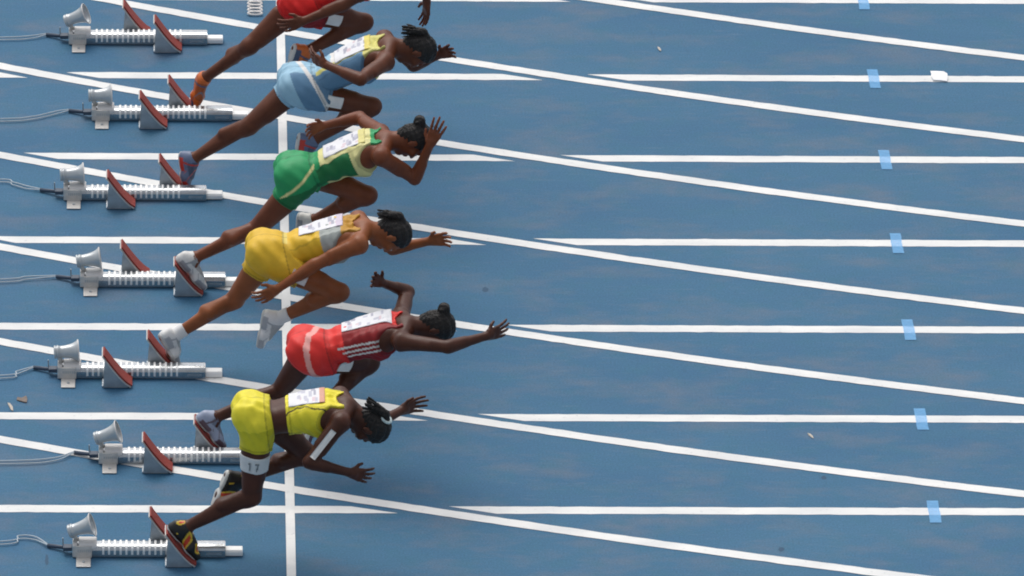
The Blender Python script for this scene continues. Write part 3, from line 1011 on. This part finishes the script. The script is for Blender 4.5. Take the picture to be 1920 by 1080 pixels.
        paint(me, shoe(q @ fd, q @ upv, q @ lat))
        sho = link('shoe', me, root, M_SHOE)
        Dsole = np.maximum(np.maximum(Df - .003, hgt + .012), -.027 - hgt)
        V, F = surface(Dsole, G3)
        if len(F): link('sole', fast_mesh('sole', V - inv, F), sho, M_SOLE)
        if lace:
            for i in range(4):
                c = lerp(an + sf * .045, ball + upv * .045, .15 + .22 * i)
                link('lace', tube('lace', [c + lat * .026 - upv * .008 - inv, c + upv * .006 - inv, c - lat * .026 - upv * .008 - inv], .004, 6), sho, M_LACE)
        if sock:
            Dk_ = np.maximum(G3.group(legs[s][7:12]) - .006, topcut - .085)
            lo2 = np.minimum(lo, an - shn * .10 - .06); hi2 = np.maximum(hi, an - shn * .10 + .06)
            G4 = Grid(lo2, hi2, .005)
            X4, Y4, Z4 = G4.axes()
            tc4 = (X4 - an[0]) * (-shn[0]) + (Y4 - an[1]) * (-shn[1]) + (Z4 - an[2]) * (-shn[2])
            Dk_ = np.maximum(np.maximum(G4.group(legs[s][7:12]) - .006, tc4 - .085), -.01 - tc4)
            V, F = surface(Dk_, G4)
            link('sock', fast_mesh('sock', V - inv, F), root, M_SOCK)
    # ---- hair and eyes
    hc = H + hu * .022 - fc * .008
    hp = [Prim(hc, H, (.079, .099, .096), 0, .02, Mh, 'e'), P(H - hu * .03 - fc * .05, H - hu * .06 - fc * .045, .052, .045, .03)]
    tail = []
    if hair == 'tail':
        b0 = H + hu * .045 - fc * .095
        b1 = b0 - fc * .030 - hu * .015
        b2 = b1 - hu * .060 - fc * .004
        tail = [P(b0, b1, .024, .022, .012)]
        for i in range(9):
            a_ = 2 * math.pi * i / 9
            o_ = (sd * math.cos(a_) + fc * math.sin(a_)) * .019
            w_ = (sd * rng.normal(0, .006) + fc * rng.normal(0, .006))
            tail += [P(b1 + o_ * .8, b2 + o_ + w_ * .4, .0085, .0080, .004), P(b2 + o_ + w_ * .4, b2 - hu * (.06 + .02 * rng.random()) + o_ * 1.2 + w_ * 2, .0080, .0055, .004)]
    elif hair == 'bun':
        b0 = H + hu * .05 - fc * .09
        tail = [P(b0, b0 - fc * .028, .034, .036, .012)]
    hp += tail
    lo = np.min([p.bbox(.04)[0] for p in hp], 0); hi = np.max([p.bbox(.04)[1] for p in hp], 0)
    G5 = Grid(lo, hi, .005)
    X5, Y5, Z5 = G5.axes()
    Dh = G5.group(hp)
    fx_ = (X5 - H[0]) * fc[0] + (Y5 - H[1]) * fc[1] + (Z5 - H[2]) * fc[2]
    ux_ = (X5 - H[0]) * hu[0] + (Y5 - H[1]) * hu[1] + (Z5 - H[2]) * hu[2]
    sx_ = (X5 - H[0]) * sd[0] + (Y5 - H[1]) * sd[1] + (Z5 - H[2]) * sd[2]
    Dh = Dh + .0030 * np.cos(2 * np.pi * np.arctan2(sx_, ux_ + .02) * 2.6) + .0010 * np.sin(230 * fx_ + 60 * ux_)
    Dh = np.maximum(Dh, fx_ * .80 - ux_ * .62 - .018)
    V, F = surface(Dh, G5)
    hr = link('hair', fast_mesh('hair', V - inv, F), root, M_HAIR)
    if tie is not None:
        b0 = H + hu * .045 - fc * .10
        rg = [b0 + (sd * math.cos(a) + nrm(np.cross(fc, sd)) * math.sin(a)) * .031 - inv for a in np.linspace(0, 2 * math.pi, 17)]
        link('hair_tie', tube('hair_tie', rg, .009, 8), hr, M_TIE, True)
    for s in (-1, 1):
        ec = H + sd * s * .031 + fc * .079 - hu * .002
        for nm, r, ofs, mt in (('eye', .0125, 0, M_EYE), ('iris', .007, .008, M_IRIS)):
            me = lathe(nm, [(r * math.cos(t), r * math.sin(t)) for t in np.linspace(0, math.pi, 9)], 12)
            o = link(nm, me, root if nm == 'eye' else eye, mt, True)
            if nm == 'eye':
                eye = o; o.location = ec - inv
            else:
                o.location = fc * ofs
    tag(root, label, 'person', 'sprinters leaving the blocks')
    return root

def flat(c):
    return lambda s, l, b: np.tile(c, (len(s), 1))

def bands(*spec):
    """spec: list of (test, colour); later entries win"""
    def f(s, l, b):
        out = np.zeros((len(s), 3))
        for test, c in spec:
            mk = test(s, l, b)
            out[mk] = c
        return out
    return f

YEL, YEL2 = C3(232, 218, 52), C3(205, 196, 40)
GOLD, GOLDD, GREY = C3(222, 180, 44), C3(190, 140, 40), C3(158, 164, 160)
GRN, GRND, PALEY = C3(38, 152, 92), C3(28, 112, 62), C3(222, 216, 150)
SKYB, DBLU, LEM = C3(150, 190, 212), C3(96, 136, 168), C3(214, 208, 120)
RED, DRED, WHT, BLK = C3(222, 48, 42), C3(140, 24, 28), C3(225, 222, 218), C3(30, 28, 30)
BRED = C3(214, 26, 22)

SK_A = skin('skin_deep_brown', lin(74, 40, 27))
SK_B = skin('skin_warm_brown', lin(136, 78, 44))
SK_C = skin('skin_mid_brown', lin(112, 60, 36))
SK_D = skin('skin_dark_brown', lin(96, 52, 32))

def shoe_flames(f, up, l):
    c = np.tile(C3(24, 22, 20), (len(f), 1))
    w = np.sin(f * 70 + 30 * up) * .5 + np.sin(f * 33 + l * 120) * .5
    c[w > .25] = C3(214, 178, 48)
    c[w > .72] = C3(200, 62, 34)
    return c
def shoe_two(c1, c2, lo=.02):
    def f(a, up, l):
        c = np.tile(c1, (len(a), 1))
        c[(up < lo) & (np.sin(a * 40) > -.2)] = c2
        c[(up > .045) & (a > .03)] = c1 * .55
        c[np.abs(a - .02 - up * .3) < .006] = c2
        c[(np.abs(np.sin(a * 55 + up * 60)) < .16) & (a > .08) & (up > .012)] = c2 * .8 + .1
        return c
    return f

build_runner('R1', 'runner in bright red at the top edge, mostly cut off by the frame', SK_D,
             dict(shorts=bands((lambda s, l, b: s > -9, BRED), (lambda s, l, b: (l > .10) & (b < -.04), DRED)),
                  top=flat(BRED), hem=.16, leg=.15),
             bib=((.62, .0), .24, .22, 0), shoe=shoe_two(C3(206, 104, 40), C3(70, 84, 110)), hair='bun', hand_curl=(.9, .6))
build_runner('R2', 'runner in light blue shorts and yellow-white vest, second from the top', SK_D,
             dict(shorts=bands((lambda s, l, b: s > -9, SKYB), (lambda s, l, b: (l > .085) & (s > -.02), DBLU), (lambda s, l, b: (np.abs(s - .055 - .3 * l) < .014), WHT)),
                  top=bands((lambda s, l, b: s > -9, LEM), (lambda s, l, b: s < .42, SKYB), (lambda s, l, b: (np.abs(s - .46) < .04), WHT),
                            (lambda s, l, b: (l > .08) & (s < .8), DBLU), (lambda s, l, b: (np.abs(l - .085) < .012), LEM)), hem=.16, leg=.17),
             bib=((.68, -.02), .24, .22, 0), shoe=shoe_two(C3(96, 110, 138), C3(190, 60, 50)), hair='tail', hand_curl=(.7, .5), bibcol=np.array([.70, .58, .10]))
build_runner('R3', 'runner in green shorts and pale yellow and green vest, third from the top', SK_C,
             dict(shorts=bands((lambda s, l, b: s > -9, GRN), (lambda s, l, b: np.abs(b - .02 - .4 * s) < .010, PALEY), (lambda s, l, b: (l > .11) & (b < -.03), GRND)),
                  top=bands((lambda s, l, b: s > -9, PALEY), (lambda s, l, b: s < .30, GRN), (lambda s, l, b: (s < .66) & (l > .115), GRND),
                            (lambda s, l, b: s > .93, GRN)), hem=.15, leg=.16),
             bib=((.62, -.02), .27, .22, 0), shoe=shoe_two(C3(216, 214, 210), C3(150, 152, 156)), hair='bun', hand_curl=(.6, .9), sticker=False, lace=True, bibcol=np.array([.66, .60, .20]))
build_runner('R4', 'runner in a gold and grey suit with white socks, fourth from the top', SK_B,
             dict(shorts=bands((lambda s, l, b: s > -9, GOLD), (lambda s, l, b: (np.abs(b - .085) < .012) & (s > .02) & (np.abs(l) < .08), C3(236, 214, 110))),
                  top=bands((lambda s, l, b: s > -9, GOLD), (lambda s, l, b: (s > .60) & (s < .84) & (l > -.04), GREY), (lambda s, l, b: (s > .84), GOLDD)), hem=.14, leg=.20),
             bib=((.62, -.045), .27, .20, 0), sock=True, shoe=shoe_two(C3(222, 222, 220), C3(170, 172, 176)), hair='tail', hand_curl=(.8, .6), bibcol=np.array([.60, .52, .62]))
build_runner('R5', 'runner in red with white side stripes, arm raised behind, second from the bottom', SK_A,
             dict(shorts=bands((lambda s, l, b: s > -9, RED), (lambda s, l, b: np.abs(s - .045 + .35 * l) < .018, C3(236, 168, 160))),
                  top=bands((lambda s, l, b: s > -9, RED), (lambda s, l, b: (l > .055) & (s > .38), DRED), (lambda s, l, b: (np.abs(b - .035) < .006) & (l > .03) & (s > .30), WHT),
                            (lambda s, l, b: (np.abs(b - .005) < .006) & (l > .03) & (s > .34), WHT), (lambda s, l, b: (np.abs(b + .025) < .006) & (l > .03) & (s > .38), WHT)), hem=.15, leg=.15),
             bib=((.66, -.045), .30, .20, 0), shoe=shoe_two(C3(150, 160, 182), C3(90, 70, 80)), hair='bun', hand_curl=(.4, .8), bibcol=np.array([.72, .72, .74]))
build_runner('R6', 'runner in yellow crop top and shorts with a white thigh band, nearest the camera', SK_A,
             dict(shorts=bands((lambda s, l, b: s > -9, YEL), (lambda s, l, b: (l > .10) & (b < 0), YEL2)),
                  top=bands((lambda s, l, b: s > -9, YEL), (lambda s, l, b: np.abs(l - .118 - .02 * np.sin(9 * s)) < .004, C3(70, 62, 30))), hem=.36, leg=.15, short_top=.085, top_name='crop_top'),
             bib=((.62, -.025), .21, .22, 0), shoe=shoe_flames, sticker=False, band=True, hair='tail', tie=True, hand_curl=(.6, .6), armstrip=True)

# ------------------------------------------------------------------ small things lying on the track
def crumple(name, pts, z, th, mt, lab, cat, loc):
    n = len(pts)
    v = [(x, y, z + (random.uniform(.004, .016) if name == 'paper_scrap' else random.uniform(.001, .006)) + th) for x, y in pts] + [(x * .97, y * .97, z) for x, y in pts] + [(0, 0, z + th + (.014 if name == 'paper_scrap' else .003))]
    f = [(i, (i + 1) % n, 2 * n) for i in range(n)] + [(i, n + i, n + (i + 1) % n, (i + 1) % n) for i in range(n)] + [tuple(range(2 * n - 1, n - 1, -1))]
    o = link(name, mesh(name, v, f), None, mt, loc=loc)
    tag(o, lab, cat)
    return o
M_PAPER = mat('white_paper', (0.86, 0.86, 0.86, 1), 0.6)
crumple('paper_scrap', [(-.054, .072), (-.02, .074), (.03, .055), (.052, .035), (.050, -.03), (.043, -.078), (.0, -.070), (-.045, -.060), (-.056, -.02), (-.050, .03)],
        ZP, .004, M_PAPER, 'bright white paper scrap lying on a lane line at upper right', 'paper', (4.192, 6.128, 0))
M_LEAF = mat('dry_leaf', lin(120, 108, 100), 0.8, noise=0.3, nscale=80)
M_LEAF2 = mat('pale_dry_leaf', lin(186, 178, 165), 0.8, noise=0.2, nscale=80)
crumple('dry_leaf', [(-.03, .03), (-.005, .02), (.022, .05), (.030, .01), (.026, -.045), (-.004, -.03), (-.034, -.01)], ZP, .002, M_LEAF, 'brown dry leaf on the blue track at the left edge', 'leaf', (-1.583, 1.435, 0))
crumple('dry_leaf', [(-.020, .06), (-.004, .05), (.012, .0), (.016, -.055), (.002, -.04), (-.010, .01)], ZP, .002, M_LEAF2, 'small pale leaf beside the brown leaf at the left edge', 'leaf', (-1.651, 1.33, 0))
crumple('dry_leaf', [(-.018, .03), (.0, .022), (.012, -.005), (.016, -.035), (.004, -.022), (-.010, .005)], ZP, .001, M_LEAF2, 'tiny pale leaf alone between lane lines at lower right', 'leaf', (3.10, 0.986, 0))
crumple('dry_leaf', [(-.010, .03), (.002, .02), (.010, -.005), (.010, -.035), (-.002, -.022), (-.008, .005)], ZP, .001, M_LEAF2, 'tiny pale leaf near the top of the photo, right of the runners', 'leaf', (2.421, 6.536, 0))
coil = empty('cable_coil', (-0.163, 7.14, 0))
tag(coil, 'small coil of white cable by the start line at the top edge', 'cable coil')
for i in range(5):
    rg = [(0.046 * math.cos(a), 0.016 * math.sin(a) - 0.10 + i * 0.052, 0.012 + ZP * 2 + 0.004 * math.sin(a)) for a in np.linspace(0, 2 * math.pi, 25)]
    link('loop', tube('loop', rg, .0065, 6), coil, M_WHITE, True)

# old scuff spots on the surface
M_SPOT = mat('dark_scuff', (0.026, 0.078, 0.145, 1), 0.8)
for (x, y, rx, ry) in ((1.217, 2.979, .020, .032), (3.150, .436, .016, .026), (2.851, -.491, .018, .030), (-1.413, -.656, .010, .075)):
    n = 14
    v = [(x + rx * math.cos(t) * random.uniform(.75, 1.2), y + ry * math.sin(t) * random.uniform(.75, 1.2), .0008) for t in np.linspace(0, 2 * math.pi, n, endpoint=False)]
    link('scuff_spot', mesh('scuff_spot', v, [tuple(range(n))]), trk, M_SPOT)
